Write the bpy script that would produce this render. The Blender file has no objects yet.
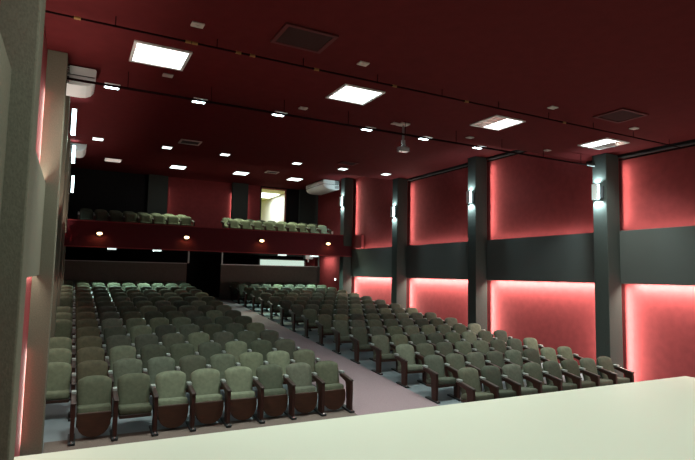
import bpy, bmesh, math, random
from mathutils import Vector, Matrix
C = bpy.context.scene.collection
SC = bpy.context.scene
rad = math.radians

# ------------------------------------------------------------------ camera, world, exposure
def setup_camera():
    y, p, r = rad(27.47), rad(4.827), rad(1.105)
    F = Vector((math.sin(y)*math.cos(p), math.cos(y)*math.cos(p), math.sin(p)))
    R0 = Vector((math.cos(y), -math.sin(y), 0)); U0 = R0.cross(F)
    R = R0*math.cos(r) + U0*math.sin(r); U = -R0*math.sin(r) + U0*math.cos(r)
    cd = bpy.data.cameras.new('camera'); cam = bpy.data.objects.new('camera', cd); C.objects.link(cam)
    cam.matrix_world = Matrix(((R.x, U.x, -F.x, 0), (R.y, U.y, -F.y, 0), (R.z, U.z, -F.z, 2.4), (0, 0, 0, 1)))
    cd.sensor_width = 36; cd.lens = 36*527.5/695; cd.clip_start = .05; cd.clip_end = 200
    SC.camera = cam
setup_camera()
w = bpy.data.worlds.new('world'); SC.world = w; w.use_nodes = True
w.node_tree.nodes['Background'].inputs[0].default_value = (.6, .7, .75, 1)
w.node_tree.nodes['Background'].inputs[1].default_value = 0.01
SC.view_settings.view_transform = 'Standard'; SC.view_settings.look = 'None'
SC.view_settings.exposure = 0.0; SC.view_settings.gamma = 1.0; SC.view_settings.use_curve_mapping = False

COOL = (.86, 1, .92); CYAN = (.72, .97, 1); ROSE = (1, .89, .77); WARM = (1, .55, .2)
def area(name, loc, d, sx, sy, power, col, up=None, spread=180):
    L = bpy.data.lights.new(name, 'AREA'); L.shape = 'RECTANGLE'; L.size = sx; L.size_y = sy
    L.energy = power; L.color = col; L.spread = rad(spread)
    o = bpy.data.objects.new(name, L); C.objects.link(o); o.location = loc
    z = -Vector(d).normalized()
    x = Vector(up or (1, 0, 0)); x = (x - z*x.dot(z)).normalized(); yv = z.cross(x)
    o.matrix_world = Matrix(((x.x, yv.x, z.x, loc[0]), (x.y, yv.y, z.y, loc[1]), (x.z, yv.z, z.z, loc[2]), (0, 0, 0, 1)))
    return o
def spot(name, loc, d, power, col, size=120, blend=.6, rr=.05):
    L = bpy.data.lights.new(name, 'SPOT'); L.energy = power; L.color = col; L.spot_size = rad(size)
    L.spot_blend = blend; L.shadow_soft_size = rr
    o = bpy.data.objects.new(name, L); C.objects.link(o); o.location = loc
    o.rotation_euler = Vector(d).to_track_quat('-Z', 'Y').to_euler()
    return o
# the stage's own ceiling lights, over and behind the photographer
for sx_ in (1.0, 4.0, 7.2, 10.0):
    area('stage_light', (sx_, 2.6, 5.34), (0, 0, -1), .7, .7, 60, COOL, spread=140)

# ------------------------------------------------------------------ materials
def mat(name, col, rough=.8, noise=0, nscale=40, bump=0, metal=0, spec=.3, tone=False, stretch=(1, 1, 1)):
    m = bpy.data.materials.new(name); m.use_nodes = True; nt = m.node_tree; b = nt.nodes['Principled BSDF']
    b.inputs['Roughness'].default_value = rough; b.inputs['Metallic'].default_value = metal
    b.inputs['Specular IOR Level'].default_value = spec
    out = None
    rgb = nt.nodes.new('ShaderNodeRGB'); rgb.outputs[0].default_value = (*col, 1); out = rgb.outputs[0]
    if noise or bump:
        tc = nt.nodes.new('ShaderNodeTexCoord'); mp = nt.nodes.new('ShaderNodeMapping'); mp.inputs['Scale'].default_value = stretch
        nz = nt.nodes.new('ShaderNodeTexNoise'); nz.inputs['Scale'].default_value = nscale; nz.inputs['Detail'].default_value = 4
        nt.links.new(tc.outputs['Object'], mp.inputs[0]); nt.links.new(mp.outputs[0], nz.inputs['Vector'])
        if noise:
            mr = nt.nodes.new('ShaderNodeMapRange'); mr.inputs[1].default_value = .25; mr.inputs[2].default_value = .75
            mr.inputs[3].default_value = 1-noise; mr.inputs[4].default_value = 1+noise
            nt.links.new(nz.outputs[0], mr.inputs[0])
            vm = nt.nodes.new('ShaderNodeVectorMath'); vm.operation = 'SCALE'
            nt.links.new(out, vm.inputs[0]); nt.links.new(mr.outputs[0], vm.inputs['Scale']); out = vm.outputs[0]
        if bump:
            bp = nt.nodes.new('ShaderNodeBump'); bp.inputs['Strength'].default_value = bump; bp.inputs['Distance'].default_value = .01
            nt.links.new(nz.outputs[0], bp.inputs['Height']); nt.links.new(bp.outputs[0], b.inputs['Normal'])
    if tone:                                                   # each seat's own wear and dye; on the balcony also painted lamplight
        oi = nt.nodes.new('ShaderNodeObjectInfo'); vm = nt.nodes.new('ShaderNodeVectorMath'); vm.operation = 'MULTIPLY'
        nt.links.new(out, vm.inputs[0]); nt.links.new(oi.outputs['Color'], vm.inputs[1]); out = vm.outputs[0]
    nt.links.new(out, b.inputs['Base Color'])
    return m
def emit(name, col, s):
    m = bpy.data.materials.new(name); m.use_nodes = True; nt = m.node_tree
    b = nt.nodes['Principled BSDF']; b.inputs['Base Color'].default_value = (*col, 1)
    b.inputs['Emission Color'].default_value = (*col, 1); b.inputs['Emission Strength'].default_value = s
    return m
M = dict(
    red_wall=mat('red_wall', (.245, .044, .047), .9, .10, 6, .15, spec=.08),
    red_ceiling=mat('red_ceiling', (.088, .0125, .0135), .95, .08, 5, .05, spec=.05),
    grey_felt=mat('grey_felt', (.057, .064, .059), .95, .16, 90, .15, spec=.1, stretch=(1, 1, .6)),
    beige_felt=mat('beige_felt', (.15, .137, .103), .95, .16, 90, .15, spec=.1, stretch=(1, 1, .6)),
    panel_felt=mat('panel_felt', (.105, .11, .104), .95, .2, 70, .15, spec=.1),
    black_or_unlit=mat('black_or_unlit', (.012, .011, .012), .9, .1, 10),
    floor=mat('floor_paint', (.16, .185, .20), .55, .12, 4),
    carpet=mat('carpet', (.29, .205, .222), .95, .14, 70, .3),
    front_carpet=mat('front_carpet', (.14, .105, .09), .95, .14, 70, .3),
    stage=mat('stage_top', (.56, .56, .46), .6, .05, 180, .05),
    stage_side=mat('stage_side', (.05, .04, .035), .8),
    velvet=mat('velvet', (.091, .097, .066), .9, .2, 14, .2, tone=True),
    wood=mat('dark_wood', (.036, .0115, .008), .5, .3, 9, spec=.3, stretch=(6, 6, .8)),
    pan=mat('seat_pan_wood', (.036, .012, .006), .35, .3, 7, spec=.5, stretch=(1, 6, 6)),
    arm=mat('arm_wood', (.03, .014, .010), .5, .25, 9, spec=.5),
    cap=mat('arm_cap_grey', (.26, .275, .26), .4, .05, 20),
    iron=mat('iron', (.03, .032, .034), .5, metal=.4),
    steel=mat('steel', (.75, .76, .76), .25, metal=.9),
    balcony=mat('balcony_red', (.082, .007, .013), .8, .06, 8),
    balcony_trim=mat('balcony_trim', (.22, .03, .035), .7),
    partition=mat('partition_panel', (.11, .10, .085), .7, .1, 8),
    aluminium=mat('aluminium', (.4, .41, .41), .4, metal=.6),
    white=mat('white_plastic', (.72, .74, .74), .45),
    white2=mat('pale_paint', (.5, .46, .42), .6),
    grille=mat('grille_dark', (.03, .028, .03), .6),
    vent_red=mat('vent_red', (.085, .014, .014), .8),
    slat_red=mat('slat_red', (.035, .008, .008), .8),
    pipe=mat('pipe_dark', (.012, .004, .004), .9, spec=.02),
    tape=mat('yellow_tape', (.3, .16, .05), .7),
    cream=mat('cream_wall', (.68, .72, .36), .8),
    brown_door=mat('brown_door', (.25, .13, .06), .6),
    reflector=mat('reflector', (.35, .25, .23), .3, metal=.7),
    e_troffer=emit('troffer_light', (.92, 1, .97), 4.5),
    e_down=emit('downlight_light', (.75, .97, 1), 14),
    e_small=emit('small_light', (.85, 1, .97), 3),
    e_soffit=emit('soffit_diffuser', (.85, 1, .97), 1.0),
    e_dim=emit('dim_light', (1, .9, .8), .45),
    e_sconce=emit('sconce_light', (.72, .97, 1), 5),
    e_warm=emit('warm_bulb', (1, .62, .3), 9),
    e_window=emit('lit_window', (.82, 1, .88), 1.3),
    e_lobby=emit('lobby_light', (.95, 1, .95), 3.5),
)
def glassmat():
    m = bpy.data.materials.new('smoked_glass'); m.use_nodes = True; nt = m.node_tree
    b = nt.nodes['Principled BSDF']; b.inputs['Base Color'].default_value = (.55, .58, .56, 1)
    b.inputs['Roughness'].default_value = .05; b.inputs['Transmission Weight'].default_value = 1; b.inputs['IOR'].default_value = 1.05
    return m
M['glass'] = glassmat()

# ------------------------------------------------------------------ mesh helpers
def box(bm, x0, x1, y0, y1, z0, z1, bev=0):
    v = [bm.verts.new((x, y, z)) for z in (z0, z1) for y in (y0, y1) for x in (x0, x1)]
    fs = [bm.faces.new([v[i] for i in q]) for q in ((0, 2, 3, 1), (4, 5, 7, 6), (0, 1, 5, 4), (2, 6, 7, 3), (0, 4, 6, 2), (1, 3, 7, 5))]
    if bev:
        es = list({e for f in fs for e in f.edges})
        bmesh.ops.bevel(bm, geom=es, offset=bev, segments=2, affect='EDGES', profile=.5)
def prism(bm, pts, axis, a0, a1, bev=0):
    """pts: polygon in the plane across axis ('x': (y,z), 'y': (x,z), 'z': (x,y))"""
    def P(p, a):
        return {'x': (a, p[0], p[1]), 'y': (p[0], a, p[1]), 'z': (p[0], p[1], a)}[axis]
    A = [bm.verts.new(P(p, a0)) for p in pts]; B = [bm.verts.new(P(p, a1)) for p in pts]
    n = len(pts); fs = [bm.faces.new(A), bm.faces.new(B[::-1])]
    for i in range(n):
        fs.append(bm.faces.new((A[i], B[i], B[(i+1) % n], A[(i+1) % n])))
    if bev:
        es = list({e for f in fs for e in f.edges})
        bmesh.ops.bevel(bm, geom=es, offset=bev, segments=2, affect='EDGES', profile=.5)
def tube(bm, p, q, r, n=8, r2=None):
    p, q = Vector(p), Vector(q); d = q-p
    bmesh.ops.create_cone(bm, cap_ends=True, segments=n, radius1=r, radius2=r if r2 is None else r2, depth=d.length,
                          matrix=Matrix.Translation((p+q)/2) @ d.to_track_quat('Z', 'Y').to_matrix().to_4x4())
def finish(bm, name, smooth=False):
    bmesh.ops.recalc_face_normals(bm, faces=bm.faces)
    me = bpy.data.meshes.new(name); bm.to_mesh(me); bm.free()
    if smooth:
        for p in me.polygons: p.use_smooth = True
    return me
def obj(name, me, m, parent=None, loc=None, smooth=False):
    if isinstance(me, bmesh.types.BMesh): me = finish(me, name, smooth)
    if m is not None and not me.materials: me.materials.append(M[m])
    o = bpy.data.objects.new(name, me); C.objects.link(o)
    if parent: o.parent = parent
    if loc: o.location = loc
    return o
def bx(name, m, *a, parent=None, bev=0):
    bm = bmesh.new(); box(bm, *a, bev=bev); return obj(name, bm, m, parent)
def thing(name, label, cat, loc=(0, 0, 0), group=None):
    o = bpy.data.objects.new(name, None); C.objects.link(o); o.location = loc; o.empty_display_size = .1
    return tag(o, label, cat, group)
def tag(o, label, cat, group=None):
    o['label'] = label; o['category'] = cat
    if group: o['group'] = group
    return o
def struct(o, label=None):
    o['kind'] = 'structure'
    if label: o['label'] = label
    return o
ORD = 'first second third fourth fifth sixth seventh eighth ninth tenth eleventh twelfth thirteenth fourteenth fifteenth sixteenth'.split()

# ------------------------------------------------------------------ the room
SL, Y0 = .0807, 8.29
YF = 22.6                                            # the rake ends under the balcony
def fz(y): return SL*(min(y, YF)-Y0)
WR, WL = 11.69, -.455
bm = bmesh.new()
prism(bm, [(5.0, fz(5.0)), (YF, fz(YF)), (27, fz(YF)), (27, -1), (5.0, -1)], 'x', WL-.3, WR+.3)
struct(obj('floor', bm, 'floor'))
bm = bmesh.new()
CA, CB, CC = 5.39, 6.19, 6.90
EA, EB = 8.98, 17.65
prism(bm, [(-1, CA), (EA, CA), (EA, CB), (EB, CB), (EB, CC), (27, CC), (27, 7.5), (-1, 7.5)], 'x', WL-.3, WR+.3)
struct(obj('ceiling', bm, 'red_ceiling'))
struct(bx('wall_right', 'red_wall', WR, WR+.25, -1, 27, -1, 7.5))
struct(bx('wall_left', 'red_wall', WL-.25, WL, -1, 27, -1, 7.5))
RY = 26.2
DX0, DX1, DZ0, DZ1 = 8.54, 9.92, 4.3, 6.84
bm = bmesh.new()
box(bm, 3.86, DX0, RY, RY+.25, 3.4, 7.4); box(bm, DX1, WR, RY, RY+.25, 3.4, 7.4)
box(bm, DX0, DX1, RY, RY+.25, DZ1, 7.4); box(bm, DX0, DX1, RY, RY+.25, 3.4, DZ0)
box(bm, 10.97, WR, RY, RY+.25, -.2, 3.4)
struct(obj('wall_rear', bm, 'red_wall'))
bm = bmesh.new()
box(bm, WL, 3.86, RY-.02, RY+.25, 3.4, 7.4); box(bm, WL, 10.97, RY, RY+.25, -.2, 3.4)  # unlit end behind the balcony: its darkness is put into the colour
box(bm, DX1+.02, 10.62, RY-.03, RY, 3.5, CC)
struct(obj('wall_back_dark', bm, 'black_or_unlit'))
# lobby seen through the balcony doorway
bm = bmesh.new()
box(bm, 7.0, 7.2, RY+.25, 33, 4.2, 7.0); box(bm, 7.0, 12.2, 33, 33.2, 4.2, 7.0)
struct(obj('wall_lobby', bm, 'cream'))
struct(bx('wall_lobby_bright', 'white', 10.62, 10.8, RY+.25, 33, 4.2, 7.0))
struct(bx('ceiling_lobby', 'cream', 7.0, 12.2, RY+.25, 33.2, 6.97, 7.1))
struct(bx('floor_lobby', 'brown_door', 7.0, 12.2, RY+.25, 33.2, 4.1, 4.25))
struct(bx('door_1', 'brown_door', 10.1, 10.6, 32.9, 33.0, 4.25, 6.2))
bm = bmesh.new()
for a in ((DX0-.06, DX0, DZ0, DZ1+.06), (DX1, DX1+.06, DZ0, DZ1+.06)): box(bm, a[0], a[1], RY-.02, RY+.05, a[2], a[3])
box(bm, DX0, DX1, RY-.02, RY+.05, DZ1, DZ1+.06)
struct(obj('trim_1', bm, 'black_or_unlit'))
t = thing('ceiling_light', 'white square ceiling light in the cream lobby behind the balcony doorway', 'ceiling light', (9.8, 29.6, 6.97))
bx('diffuser', 'e_lobby', -.65, .65, -.9, .9, -.03, -.01, parent=t); bx('frame', 'white', -.7, .7, -.95, .95, -.012, 0, parent=t)
area('lobby_lamp', (9.6, 29.6, 6.85), (0, 0, -1), 1.2, 1.2, 110, (.95, 1, .9))

# pillars on both side walls
PY = [3.57, 8.10, 12.65, 17.13, 21.66, 26.0]
PD = .38
XCLS = [-.25, -.21, -.235, -.235, -.235]
XC, XB = 11.07, 11.50
XCL, XBL = -.215, -.375
def ctop(y): return CA if y < EA else (CB if y < EB else CC)
pn = ['beside the stage', 'by the first seat rows', 'second along the hall', 'third along the hall', 'at the balcony front', 'in the balcony corner']
for i, y in enumerate(PY):
    if i > 0:
        struct(bx('pillar', 'grey_felt', XC if i < 5 else 10.62, 11.53 if i < 5 else WR, y, y+(PD if i < 5 else .2), -.9 if i < 5 else 3.4, ctop(y), bev=.012),
               'grey felt pillar on the glowing red wall, '+pn[i])
    if i < 5:
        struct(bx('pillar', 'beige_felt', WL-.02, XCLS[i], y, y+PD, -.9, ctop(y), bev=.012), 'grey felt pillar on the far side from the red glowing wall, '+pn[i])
for x0, x1 in ((2.96, 3.84), (6.95, 7.75)):
    struct(bx('pillar', 'grey_felt', x0, x1, RY-.3, RY-.06, 3.5, CC, bev=.01), 'grey felt pillar on the rear wall of the balcony')

# dark felt panels between the pillars, held off the wall, strip lights behind them
BZ0, BZ1 = 2.31, 3.56
bays = [(3.95, 8.10), (8.48, 12.65), (13.03, 17.13), (17.51, 21.66)]
bn = ['next to the stage', 'between the first two lamp pillars', 'in the middle of the hall', 'below the balcony end']
def strip(loc, d, L, along, p, col=ROSE, wdt=.03):
    area('strip_light', loc, d, L, wdt, p, col, up=along)
PU, PL_, PV, PVL = 10, 100, 14, 46
for i, (a, b) in enumerate(bays):
    t = tag(bx('acoustic_panel', 'panel_felt', XB, 11.54, a-.01, b+.01, BZ0, BZ1, bev=.006), 'long dark grey felt panel across the glowing red wall '+bn[i], 'wall panel')
    L = b-a-.5; m = (a+b)/2; xs = 11.555
    k = L/4
    strip((xs, m, BZ1-.018), (.15, 0, 1), L, (0, 1, 0), PU*k)
    strip((xs, m, BZ0+.018), (.15, 0, -1), L, (0, 1, 0), PL_*k*1.5)
    zt = ctop(a+1)
    uh = zt-BZ1-.35; um = BZ1+.1+uh/2
    lh = BZ0-fz(m)-.2; lm = fz(m)+.1+lh/2
    strip((xs, b+.02, um), (.15, -1, 0), uh, (0, 0, 1), PV*uh/1.6)          # beside the pillar further on
    strip((xs, a-.02, um), (.15, 1, 0), uh, (0, 0, 1), PV*.3*uh/1.6)
    strip((xs, b+.02, lm), (.15, -1, 0), lh, (0, 0, 1), PVL*lh/1.8)
    strip((xs, a-.02, lm), (.15, 1, 0), lh, (0, 0, 1), PVL*lh/1.8)
# the bay at the stage end runs on out of the picture
# the far side wall
for i, (a, b) in enumerate([(-.8, 3.57)]+bays):
    tag(bx('acoustic_panel', 'panel_felt' if i > 1 else 'beige_felt', XBL-.035, XBL, a-.01, b+.01, BZ0, BZ1, bev=.006), 'grey felt panel across the shadowed side wall, '+(['beside the camera', *bn][i]), 'wall panel')  # nearest two take paler felt: the light on them put into colour
    if i == 0: continue
    L = b-a-.1; m = (a+b)/2; xs = -.43
    strip((xs, m, BZ1-.04), (-.2, 0, 1), L, (0, 1, 0), 45)
    strip((xs, m, BZ0+.04), (-.2, 0, -1), L, (0, 1, 0), 20)
    if i == 1:
        strip((-.425, b-.01, 4.3), (0, -1, 0), 1.0, (0, 0, 1), 9)
        strip((-.425, b-.01, .75), (0, -1, 0), 1.2, (0, 0, 1), 9)

# dark cornice pipes under the ceiling on the lit wall
for i, (a, b, z) in enumerate([(3.9, 8.1, CA), (8.5, EA, CA), (9.0, 12.65, CB), (13.03, 17.13, CB)]):
    bm = bmesh.new(); box(bm, 11.5, WR, a, b, z-.06, z); struct(obj('trim_%d' % (i+2), bm, 'black_or_unlit'))
    bm = bmesh.new(); tube(bm, (11.55, a, z-.12), (11.55, b, z-.12), .022)
    tag(obj('conduit', bm, 'pipe'), 'thin dark red conduit along the ceiling edge over the '+ORD[i]+' stretch of lit wall', 'pipe')

# ------------------------------------------------------------------ stage
bm = bmesh.new(); prism(bm, [(-.205, -1.5), (9.6, -1.5), (9.6, 5.58), (-.445, 5.58), (-.445, 3.97), (-.205, 3.97)], 'z', .70, .75, bev=.006)
st = thing('stage', 'broad pale off-white stage floor with a straight front edge', 'stage', (0, 0, 0))
obj('stage_top', bm, 'stage', st)
bx('stage_front', 'stage_side', -.2, 9.58, 5.46, 5.54, -.25, .70, parent=st); bx('stage_flank', 'stage_side', 9.5, 9.58, -1.5, 5.46, -.25, .70, parent=st)

# carpets
AX0, AX1 = 4.50, 6.24
bm = bmesh.new()
prism(bm, [(8.12, fz(8.12)+.002), (YF, fz(YF)+.002), (24, fz(YF)+.002), (24, fz(YF)+.014), (YF, fz(YF)+.014), (8.12, fz(8.12)+.014)], 'x', AX0, AX1)
tag(obj('aisle_carpet', bm, 'carpet'), 'mauve carpet running up the sloping aisle between the seat blocks', 'carpet')
bm = bmesh.new()
prism(bm, [(5.6, fz(5.6)+.002), (8.5, fz(8.5)+.002), (8.5, fz(8.5)+.012), (5.6, fz(5.6)+.012)], 'x', -.2, 4.49)
tag(obj('cross_carpet', bm, 'front_carpet'), 'brown carpet strip before the folded front seats by the stage', 'carpet')
bm = bmesh.new()
prism(bm, [(5.6, fz(5.6)+.002), (8.11, fz(8.11)+.002), (8.11, fz(8.11)+.012), (5.6, fz(5.6)+.012)], 'x', 4.5, 6.24)
tag(obj('aisle_carpet', bm, 'carpet'), 'mauve carpet end of the aisle against the stage front', 'carpet')

# ------------------------------------------------------------------ theatre seats
PITCH = .54
def standard_mesh():
    bm = bmesh.new()
    prism(bm, [(.0, .03), (.15, .03), (.155, .42), (.19, .50), (.43, .555), (.44, .60), (.0, .525), (-.005, .40)], 'x', -.026, .026, bev=.006)
    return finish(bm, 'standard')
def arm_mesh():
    bm = bmesh.new()
    prism(bm, [(-.012, .523), (.445, .601), (.445, .626), (-.012, .549)], 'x', -.034, .034, bev=.008)
    return finish(bm, 'armrest', True)
def cap_mesh():
    bm = bmesh.new(); box(bm, -.032, .032, .33, .45, .585, .645, bev=.01); return finish(bm, 'arm_cap')
def foot_mesh():
    bm = bmesh.new(); box(bm, -.045, .045, -.05, .33, .0, .035, bev=.008)
    for v in bm.verts: v.co.z += v.co.y*SL
    return finish(bm, 'foot')
def bolt_mesh():
    bm = bmesh.new(); tube(bm, (0, -.035, .03), (0, -.035, .052), .02, 10, .012); return finish(bm, 'bolt')
def backrest_mesh(front=True):
    """a padded slab with rounded upper corners, leaning back"""
    bm = bmesh.new(); W = .235; z0, z1 = .29, .815; n, m = 12, 14
    def half(t):                                                # half width at height t
        s = 1-.06*(1-t)
        if t > .78:
            q = (t-.78)/.22; s *= .78+.22*(1-q**2.4)**.5 if q < 1 else .78
        return W*s
    def pt(u, t, side):
        h = half(t); x = u*h
        edge = max(0, 1-abs(u)**6)*max(0, 1-abs(2*t-1)**8)
        z = z0+(z1-z0)*t - .028*(abs(u)**3)*(t**8)
        y = .37+.15*t+.02*(u*u)*-1
        th = (.055*edge+.008) if (side < 0) else .012
        if not front: return (PITCH/2+x*1.0, y+.016+(.014*edge if side > 0 else 0), z)
        return (PITCH/2+x, y+side*th, z)
    G = {}
    for s in (-1, 1):
        for j in range(m+1):
            for i in range(n+1):
                G[s, i, j] = bm.verts.new(pt(i/n*2-1, j/m, s))
        for j in range(m):
            for i in range(n):
                bm.faces.new((G[s, i, j], G[s, i+1, j], G[s, i+1, j+1], G[s, i, j+1]))
    for i in range(n):
        for j in (0, m): bm.faces.new((G[-1, i, j], G[-1, i+1, j], G[1, i+1, j], G[1, i, j]))
    for j in range(m):
        for i in (0, n): bm.faces.new((G[-1, i, j], G[-1, i, j+1], G[1, i, j+1], G[1, i, j]))
    return finish(bm, 'backrest' if front else 'back_shell', True)
def rounded(w, top, bot, n=10, p=2.2):
    """half-round outline: flat on top, round below"""
    pts = [(w, top)]
    for k in range(n+1):
        a = math.pi*k/n; c, s = math.cos(a), math.sin(a)
        pts.append((w*math.copysign(abs(c)**(2/p), c), top-.10-(top-.10-bot)*abs(s)**(2/p)))
    pts.append((-w, top))
    return [(PITCH/2+a, b) for a, b in pts]
def cushion_down():
    bm = bmesh.new(); box(bm, PITCH/2-.225, PITCH/2+.225, .03, .43, .315, .425, bev=.03)
    for v in bm.verts:
        x = (v.co.x-PITCH/2)/.225
        if v.co.z > .38: v.co.z += .02*(1-x*x)
        v.co.z -= (v.co.y-.03)*.10
    return finish(bm, 'seat_cushion', True)
def pan_down():
    bm = bmesh.new(); box(bm, PITCH/2-.22, PITCH/2+.22, .045, .42, .265, .317, bev=.012)
    for v in bm.verts: v.co.z -= (v.co.y-.03)*.10
    return finish(bm, 'seat_pan')
def cushion_up():
    bm = bmesh.new(); box(bm, PITCH/2-.222, PITCH/2+.222, .16, .31, .16, .445, bev=.03)
    for v in bm.verts: v.co.y += (v.co.z-.25)*.16
    return finish(bm, 'seat_cushion', True)
def pan_up():
    bm = bmesh.new(); prism(bm, rounded(.222, .37, .04), 'y', .125, .165, bev=.008)
    for v in bm.verts: v.co.y += (v.co.z-.25)*.16
    return finish(bm, 'seat_pan')
ME = dict(standard=(standard_mesh(), 'wood'), armrest=(arm_mesh(), 'arm'), arm_cap=(cap_mesh(), 'cap'), foot=(foot_mesh(), 'iron'),
          bolt=(bolt_mesh(), 'steel'), backrest=(backrest_mesh(), 'velvet'), back_shell=(backrest_mesh(False), 'pan'),
          cd=(cushion_down(), 'velvet'), pd=(pan_down(), 'pan'), cu=(cushion_up(), 'velvet'), pu=(pan_up(), 'pan'))
for me, m in ME.values(): me.materials.append(M[m])
def make_seat(folded, end):
    t = bpy.data.objects.new('theatre_seat', None); t.empty_display_size = .1
    ch = []
    def part(nm, key, dx=0):
        o = bpy.data.objects.new(nm, ME[key][0]); o.parent = t; o.location.x = dx; ch.append(o)
    part('backrest', 'backrest'); part('back_shell', 'back_shell')
    part('seat_cushion', 'cu' if folded else 'cd'); part('seat_pan', 'pu' if folded else 'pd')
    for dx in ((0, PITCH) if end else (0,)):
        part('standard', 'standard', dx); part('armrest', 'armrest', dx); part('arm_cap', 'arm_cap', dx)
        part('foot', 'foot', dx); part('bolt', 'bolt', dx)
    return t, ch
PROTO = {(f, e): make_seat(f, e) for f in (0, 1) for e in (0, 1)}
random.seed(7)
def place_seat(x, y, z, label, group, folded=0, end=0, tone=None, far=False):
    t, ch = PROTO[folded, end]
    r = t.copy(); C.objects.link(r); r.location = (x, y, z)
    tag(r, label, 'seat', group)
    if tone is None:
        k = random.choice([.55, .65, .75, .8, .85, .95, 1.0, 1.1, 1.45]); tone = (k*random.uniform(.95, 1.05), k, k*random.uniform(.92, 1.12))
    for c in ch:
        if far and c.name.startswith('bolt'): continue
        o = c.copy(); C.objects.link(o); o.parent = r; o.color = (*tone, 1)
    return r
RP = 1.045
def near_pillar(y): return any(p-.62 < y < p+PD+.02 for p in PY)
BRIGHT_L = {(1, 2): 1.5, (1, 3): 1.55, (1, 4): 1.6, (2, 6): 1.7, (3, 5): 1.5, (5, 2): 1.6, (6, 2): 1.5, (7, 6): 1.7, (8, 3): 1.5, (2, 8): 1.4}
for k in range(0, 16):
    y = Y0+RP*(k-1); z = fz(y)
    # the block beside the lit wall
    for s in range(8):
        place_seat(6.3+s*PITCH, y, z, 'olive theatre seat %s from the aisle, %s row, block by glowing red wall' % (ORD[s], ORD[k]), 'seats by the glowing wall', 0, s == 7, None, k > 5)
    if k == 0: continue
    for s in range(-1, 8):
        if s == -1 and (k == 1 or near_pillar(y)): continue
        tone = None
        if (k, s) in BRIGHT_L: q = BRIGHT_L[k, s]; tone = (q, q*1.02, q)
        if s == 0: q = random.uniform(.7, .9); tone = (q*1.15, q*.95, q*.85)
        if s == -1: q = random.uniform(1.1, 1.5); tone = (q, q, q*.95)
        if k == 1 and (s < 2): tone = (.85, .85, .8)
        fold = 1 if (k == 1 and s != 1) else 0
        st_ = 'folded' if fold else 'olive'
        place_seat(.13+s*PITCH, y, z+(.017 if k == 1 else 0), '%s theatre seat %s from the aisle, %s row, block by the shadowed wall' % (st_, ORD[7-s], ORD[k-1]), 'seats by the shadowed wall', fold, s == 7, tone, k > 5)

# ------------------------------------------------------------------ balcony
BY = 21.66
bal = thing('balcony', 'dark red balcony front spanning the hall above the rear seat rows', 'balcony', (0, BY, 3.3))
def bprism(name, m, pts, x0, x1):
    bm = bmesh.new(); prism(bm, [(p[0]-BY, p[1]-3.3) for p in pts], 'x', x0, x1); return obj(name, bm, m, bal)
FX0, FX1 = WL+.14, 11.48
bprism('fascia', 'balcony', [(21.72, 4.19), (21.60, 3.24), (21.66, 3.22), (21.9, 3.24), (21.9, 4.19)], FX0, FX1)
bprism('handrail', 'balcony_trim', [(21.68, 4.19), (21.92, 4.19), (21.92, 4.225), (21.68, 4.225)], FX0, FX1)
bprism('lower_trim', 'balcony_trim', [(21.585, 3.22), (21.62, 3.22), (21.625, 3.26), (21.59, 3.26)], FX0, FX1)
bprism('soffit', 'black_or_unlit', [(21.9, 3.30), (26.15, 3.30), (26.15, 3.36), (21.9, 3.36)], FX0, FX1)
bprism('tier', 'carpet', [(21.9, 3.36), (21.9, 3.92), (23.35, 3.92), (23.35, 4.08), (24.6, 4.08), (24.6, 4.25), (26.1, 4.25), (26.1, 3.36)], FX0, FX1)
bm = bmesh.new(); prism(bm, [(20.75-BY, .30), (21.75-BY, .30), (21.9-BY, .92), (20.75-BY, .90)], 'x', 11.50, 11.62)
obj('side_cheek', bm, 'balcony_trim', bal)
for k, (y, z) in enumerate(((22.45, 3.92), (23.5, 4.08))):
    for blk, x0, n, far in (('by the doorway', 5.95, 9, 0), ('away from the doorway', .13, 8, 1)):
        for s in range(n):
            idx = s if not far else 7-s
            q = random.uniform(1.35, 1.75)  # raised tone: lamplight on the balcony seats put into their colour
            if far: q *= .35+.09*s  # light fading towards the dark end, graded into the colour
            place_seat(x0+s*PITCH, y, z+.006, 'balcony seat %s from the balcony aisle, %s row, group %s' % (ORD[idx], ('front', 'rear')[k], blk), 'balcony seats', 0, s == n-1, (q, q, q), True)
# warm lamps on the fascia
for i, (x, z) in enumerate(((.85, 3.74), (4.0, 3.75), (7.12, 3.76), (10.25, 3.77))):
    t = thing('fascia_lamp', 'small warm glowing lamp on the red balcony front, '+('above the grey-walled end', 'above the seat block edge', 'above the pale lit window', 'near the lit red wall')[i], 'lamp', (x, 21.63, z), 'fascia lamps')
    bm = bmesh.new(); tube(bm, (0, .0, 0), (0, -.05, 0), .10, 16); obj('mount', bm, 'iron', t)
    bm = bmesh.new(); bmesh.ops.create_uvsphere(bm, u_segments=12, v_segments=8, radius=.062, matrix=Matrix.Translation((0, -.06, 0)) @ Matrix.Diagonal((1.5, .8, .8, 1)))
    obj('bulb', bm, 'e_warm', t, smooth=True)
    bm = bmesh.new(); box(bm, -.11, .11, -.12, 0, .065, .075); obj('hood', bm, 'iron', t)
    spot('fascia_glow', (x, 21.48, z-.02), (0, 0.6, -1), 3, WARM, 150)
# soffit lights
for i, (x, y) in enumerate(((1.33, 22.5), (2.98, 22.4), (8.27, 22.2), (9.82, 22.0))):
    t = thing('soffit_light', 'flat white light under the balcony, '+('over the seats by the shadowed wall', 'over the seats near the aisle', 'over the pale window', 'next to the hanging box')[i], 'ceiling light', (x, 22.15, 3.296), 'soffit lights')
    bx('frame', 'white', -.2, .2, -.2, .2, -.03, 0, parent=t); bx('diffuser', 'e_soffit', -.15, .15, -.15, .15, -.115, -.03, parent=t)
    area('soffit_lamp', (x, 22.15, 3.12), (0, -.6, -1), .35, .35, 75, (.62, 1, .84), spread=130)

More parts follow.
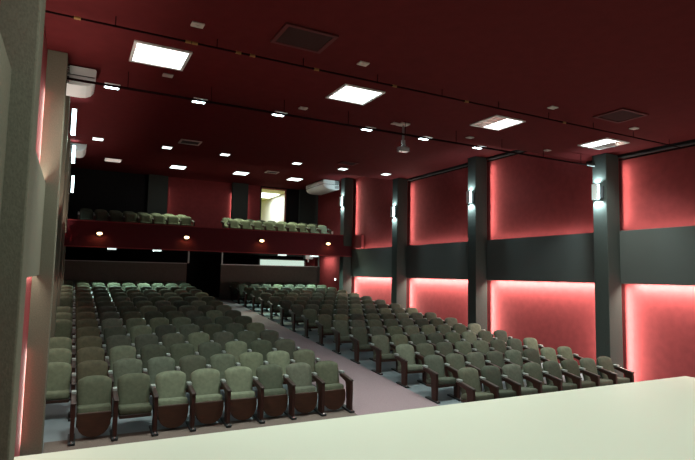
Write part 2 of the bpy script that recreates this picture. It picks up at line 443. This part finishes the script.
# partitions under the balcony
PYY = 24.0
def partition(x0, x1, label, posts):
    zf = fz(PYY)
    t = thing('partition', label, 'partition', (x0, PYY, zf)); L = x1-x0; h = 2.77-zf
    bx('lower_panel', 'partition', 0, L, 0, .08, 0, h-.03, parent=t)
    bx('top_rail', 'aluminium', 0, L, -.02, .1, h-.03, h, parent=t)
    for p in posts: bx('post', 'aluminium', p-.03, p+.03, .0, .08, h, 3.295-zf, parent=t)
    bx('glass_pane', 'glass', .02, L-.02, .035, .045, h, 3.295-zf, parent=t)
partition(WL+.06, 4.51, 'low grey partition with glass above, behind the rows by the shadowed wall', (.05, 4.97))
partition(6.02, 10.97, 'low grey partition with glass above, behind the rows by the glowing wall', (.05, 4.9))
bm = bmesh.new(); box(bm, 8.57, 11.02, RY-.03, RY-.01, 2.74, 3.09)
w1 = struct(obj('window_1', bm, 'e_window'), 'pale lit window behind the glass of the partition')
bm = bmesh.new()
for a in ((8.5, 8.57, 2.68, 3.15), (11.02, 11.09, 2.68, 3.15)): box(bm, a[0], a[1], RY-.05, RY, a[2], a[3])
box(bm, 8.5, 11.09, RY-.05, RY, 3.09, 3.15); box(bm, 8.5, 11.09, RY-.05, RY, 2.68, 2.74)
obj('window_frame', bm, 'aluminium', w1)
t = thing('hanging_box', 'small grey box hanging under the balcony beside the pale window', 'hanging box', (9.72, 22.6, 3.296))
bx('case', 'aluminium', -.2, .2, -.12, .12, -.22, 0, parent=t, bev=.01); bx('stem', 'white', -.025, .025, -.03, .03, -.36, -.22, parent=t)
area('side_passage_lamp', (11.3, 24.4, 3.2), (.4, 0, -1), .4, 1.2, 16, ROSE)
t = thing('step_light', 'tiny bright white lamp low on the red side wall behind the last row', 'lamp', (11.66, 23.6, 2.15))
bx('plate', 'white', -.03, .025, -.06, .06, -.05, .05, parent=t); bx('lens', 'e_down', -.04, -.03, -.04, .04, -.03, .03, parent=t)
bm = bmesh.new(); tube(bm, (10.55, 21.8, 4.229), (10.55, 21.8, 4.36), .035, 12, .042)
tag(obj('cup', bm, 'white'), 'small white cup standing on the balcony rail', 'cup')

# ------------------------------------------------------------------ ceiling fittings
tn = ('by the shadowed wall', 'second from the shadowed wall', 'second from the glowing wall, half mirrored', 'by the first lamp pillar, half mirrored')
for i, x in enumerate((.93, 4.02, 7.16, 10.25)):
    t = thing('troffer', 'big square recessed ceiling light '+tn[i], 'ceiling light', (x, 7.56, CA), 'square ceiling lights')
    bm = bmesh.new()
    for a in ((-.37, -.33, -.37, .37), (.33, .37, -.37, .37), (-.33, .33, -.37, -.33), (-.33, .33, .33, .37)): box(bm, a[0], a[1], a[2], a[3], -.02, 0)
    obj('frame', bm, 'white', t)
    if i < 2:
        bx('diffuser', 'e_troffer', -.33, .33, -.33, .33, -.010, -.004, parent=t)
    else:
        a, b = ((-.33, -.02), (-.02, .33))[::1]
        lit, dim = ((-.33, .33, 0.0, .33), (-.33, .33, -.33, 0.0))
        if i == 2: lit, dim = ((-.05, .33, -.33, .33), (-.33, -.05, -.33, .33))
        else: lit, dim = ((-.33, .05, -.33, .33), (.05, .33, -.33, .33))
        bx('diffuser', 'e_troffer', *lit, -.010, -.004, parent=t)
        bx('reflector', 'reflector', *dim, -.010, -.004, parent=t)
    bm = bmesh.new()
    for q in range(1, 4): box(bm, -.33, .33, -.33+q*.165-.004, -.33+q*.165+.004, -.018, -.010)
    obj('louver', bm, 'white', t)
    area('troffer_lamp', (x, 7.56, CA-.03), (0, 0, -1), .62, .62, 95 if i < 2 else 60, COOL, spread=132 if i < 2 else 115)
dl = 'by the shadowed wall;second from the shadowed wall;third from the shadowed wall;third from the glowing wall;second from the glowing wall;by the glowing wall'.split(';')
for row, (ys, xs) in enumerate(((11.68, (.53, 2.31, 4.18, 6.62, 8.43, 10.35)), (16.7, (.47, 2.39, 4.18, 6.67, 8.45, 10.26)))):
    for i, x in enumerate(xs):
        t = thing('downlight', '%s square downlight of the %s ceiling line, %s' % (('bright white', 'small white')[row], ('front', 'rear')[row], dl[i]), 'downlight', (x, ys, CB), 'ceiling downlights')
        s = .13
        bm = bmesh.new()
        for a in ((-s-.02, -s, -s-.02, s+.02), (s, s+.02, -s-.02, s+.02), (-s, s, -s-.02, -s), (-s, s, s, s+.02)): box(bm, *a, -.02, 0)
        obj('frame', bm, 'white', t)
        bx('diffuser', 'e_down' if row == 0 else 'e_small', -s, s, -s, s, -.025, -.006, parent=t)
        spot('downlight_lamp', (x, ys, CB-.05), (0, 0, -1), (30, 14)[row], (.62, .95, .93), 140, .8, .1)
for i, (x, y, lit) in enumerate(((1.26, 23.4, 0), (3.84, 23.4, 1), (6.58, 23.25, 1), (9.22, 23.3, 1))):
    t = thing('balcony_light', ('dim' if not lit else 'white')+' flat light above the balcony, '+('over its dark end', 'before the red panel', 'before the grey pillar', 'beside the doorway')[i], 'ceiling light', (x, y, CC), 'balcony ceiling lights')
    bx('frame', 'white', -.32, .32, -.32, .32, -.015, 0, parent=t)
    bx('diffuser', 'e_small' if lit else 'e_dim', -.29, .29, -.29, .29, -.03, -.015, parent=t)
    if lit: area('balcony_lamp', (x, y-.02, CC-.05), (0, 0, -1), .5, .5, 10, COOL)
    if lit: spot('balcony_spot', (x, y-.02, CC-.06), (0, -.25, -1), 700, (.85, 1, .68), 85, .5, .2)
def vent(x, y, z, sx, sy, label, m='vent_red'):
    t = thing('ceiling_vent', label, 'vent', (x, y, z))
    bm = bmesh.new(); f = .05
    for a in ((-sx, -sx+f, -sy, sy), (sx-f, sx, -sy, sy), (-sx+f, sx-f, -sy, -sy+f), (-sx+f, sx-f, sy-f, sy)): box(bm, *a, -.025, 0)
    obj('frame', bm, m, t)
    bx('backing', 'grille', -sx+f, sx-f, -sy+f, sy-f, -.004, -.001, parent=t)
    bm = bmesh.new(); n = int((sy-f)*2/.06)
    for q in range(n):
        yy = -sy+f+.03+q*.06; prism(bm, [(yy-.02, -.006), (yy+.02, -.022), (yy+.023, -.018), (yy-.017, -.004)], 'x', -sx+f, sx-f)
    obj('slat', bm, 'slat_red' if m == 'vent_red' else 'grille', t)
vent(2.46, 6.03, CA, .35, .29, 'dark red square air grille between the two fully white ceiling lights')
vent(8.71, 6.06, CA, .36, .30, 'dark red square air grille between the two half mirrored ceiling lights')
vent(2.88, 15.67, CB, .30, .25, 'brownish air vent on the middle ceiling near the shadowed wall', 'white2')
vent(8.16, 15.74, CB, .30, .25, 'reddish air vent on the middle ceiling near the glowing wall')
vent(7.7, 22.25, CC, .28, .22, 'pale air vent above the balcony between two flat lights', 'white2')
dn = ['before the wall-side white square light', 'before the second white square light', 'before the third square light', 'before the square light by the first lamp pillar',
      'behind the wall-side white square light', 'behind the second white square light', 'behind the third square light', 'behind the square light by the first lamp pillar', 'beside the projector pole']
for i, (x, y) in enumerate(((1.19, 6.33), (3.5, 6.35), (7.31, 6.36), (9.68, 6.45), (1.14, 8.25), (3.55, 8.66), (7.42, 8.66), (9.7, 8.62), (5.5, 8.62))):
    t = thing('ceiling_socket', 'small pale ceiling plate '+dn[i], 'ceiling plate', (x, y, CA), 'small ceiling plates')
    bx('plate', 'white2', -.075, .075, -.06, .06, -.02, 0, parent=t, bev=.006); bx('button', 'white2', -.02, .02, -.02, .02, -.028, -.02, parent=t)

# hung curtain rail with hangers and tape
t = thing('curtain_rail', 'thin dark rail hung across the ceiling before the square lights', 'rail', (0, 6.62, 5.27))
bm = bmesh.new(); tube(bm, (-.5, 0, 0), (11.6, 0, 0), .013); obj('rod', bm, 'pipe', t)
for q in range(10):
    bm = bmesh.new(); x = .3+q*1.2; tube(bm, (x, 0, 0), (x, 0, .12), .006, 6); obj('hanger', bm, 'pipe', t)
for x in (-.1, 1.14, 1.22, 1.78, 1.97, 2.9, 4.2, 5.6, 7.9):
    bm = bmesh.new(); tube(bm, (x-.035, 0, 0), (x+.035, 0, 0), .020, 8); obj('tape_wrap', bm, 'tape', t)
t = thing('pipe_rail', 'dark pipe hung below the ceiling step ending at the first lamp pillar', 'pipe', (0, 8.42, 5.13))
bm = bmesh.new(); tube(bm, (-.22, 0, 0), (10.8, 0, 0), .02); obj('rod', bm, 'pipe', t)
bm = bmesh.new(); tube(bm, (10.8, 0, 0), (11.065, 0, 0), .022); obj('end_glint', bm, 'aluminium', t)  # bright highlight at the pipe's end, put in as a pale length
for q in range(9):
    bm = bmesh.new(); x = .6+q*1.25; tube(bm, (x, 0, 0), (x, 0, .26), .006, 6); obj('hanger', bm, 'pipe', t)

# projector pole
t = thing('projector_mount', 'small grey projector bracket on a pole hanging from the ceiling', 'projector mount', (5.66, 8.58, CA))
bx('ceiling_plate', 'white2', -.1, .1, -.1, .1, -.025, 0, parent=t)
bm = bmesh.new(); tube(bm, (0, 0, -.025), (0, 0, -.40), .022, 10); obj('pole', bm, 'aluminium', t)
bm = bmesh.new(); tube(bm, (0, 0, -.33), (0, 0, -.47), .04, 10); box(bm, -.11, .11, -.07, .07, -.56, -.47, bev=.015)
obj('bracket', bm, 'aluminium', t)
bm = bmesh.new()
for a in (-.11, .11): tube(bm, (a*.3, -.02, -.40), (a, -.04, -.55), .012, 6)
obj('strut', bm, 'steel', t)

# pillar lamps
def sconce(x, y, z, h, sgn, label, p):
    t = thing('pillar_lamp', label, 'wall lamp', (x, y, z), 'pillar lamps')
    def b(nm, m, x0, x1, *a, bev=0):
        lo, hi = sorted((x0*sgn, x1*sgn)); return bx(nm, m, lo, hi, *a, parent=t, bev=bev)
    b('bracket', 'grille', 0, .035, -.16, .02, -h*.45, h*.35)
    b('glass_box', 'e_sconce', .035, .12, -.075, .075, -h/2, h/2, bev=.01)
    b('cover', 'white', .12, .13, -.075, .075, -h/2-.01, h/2+.01)
    spot('lamp_down', (x+sgn*.09, y, z-h/2-.03), (-sgn*.25, 0, -1), p, CYAN, 150, .5, .03)
    spot('lamp_up', (x+sgn*.09, y, z+h/2+.03), (-sgn*.25, 0, 1), p*.4, CYAN, 150, .5, .03)
sn = ['by the front seats', 'second along the hall', 'third along the hall', 'at the balcony front']
for i, (y, z, h) in enumerate(((8.33, 4.48, .36), (12.87, 4.90, .36), (17.35, 4.88, .38), (21.85, 5.8, .42))):
    sconce(XC, y, z, h, -1, 'cold white lamp on the grey pillar of the glowing wall, '+sn[i], 80)
for i, (y, z, h) in enumerate(((12.87, 5.62, .56), (17.35, 5.78, .52), (21.85, 5.54, .62))):
    sconce(XCL, y, z, h, 1, 'tall cold white lamp on the shadowed wall pillars, '+sn[i+1], 14)

# air conditioners
def aircon(name_label, x0, x1, y0, y1, z0, z1, flip, split=True):
    t = thing('air_conditioner', name_label, 'air conditioner', ((x0+x1)/2, (y0+y1)/2, z1))
    w, d, h = (x1-x0)/2, (y1-y0)/2, z1-z0
    s = -1 if flip else 1
    def P(l): return [(s*a*w, -b*h) for a, b in l]
    bm = bmesh.new(); prism(bm, P([(-1, .04), (.92, .04), (1, .12), (.98, .47), (-1, .47)]), 'y', -d, d, bev=.008); obj('upper_case', bm, 'white', t)
    bm = bmesh.new(); prism(bm, P([(-1, .51), (.97, .51), (.93, .68), (.78, .85), (.5, .97), (.2, 1), (-1, 1)]), 'y', -d, d, bev=.008); obj('lower_case', bm, 'white', t)
    bx('joint', 'grille', -w*.95, w*.9, -d*.98, d*.98, -h*.52, -h*.46, parent=t)
    bx('mounting', 'grille', -w*.9, w*.8, -d*.9, d*.9, -h*.05, 0, parent=t)
    bm = bmesh.new()
    for q in range(8):
        zz = -h*(.08+.112*q)
        if abs(zz+h*.5) < h*.05: continue
        lo, hi = sorted((-s*w*.97, -s*w*.45)); box(bm, lo, hi, -d-.008, -d, zz-h*.03, zz+h*.02)
    obj('grille', bm, 'grille', t)
aircon('white two-tier air conditioner high on the shadowed wall near the first downlights', -.32, .17, 8.53, 9.15, 5.09, CA-.006, False)
aircon('white air conditioner high at the far end of the shadowed wall', -.25, .21, 17.72, 18.9, 5.98, 6.42, False)
aircon('white air conditioner under the balcony ceiling by the glowing wall', 10.35, 11.2, 22.5, 24.6, 6.45, CC, True)
# glow beside the rear pillars of the balcony
for x, dx in ((3.80, 1), (7.0, -1), (7.70, 1)):
    strip((x, RY-.03, 5.4), (dx, 0.25, 0), 1.9, (0, 0, 1), 5, ROSE)
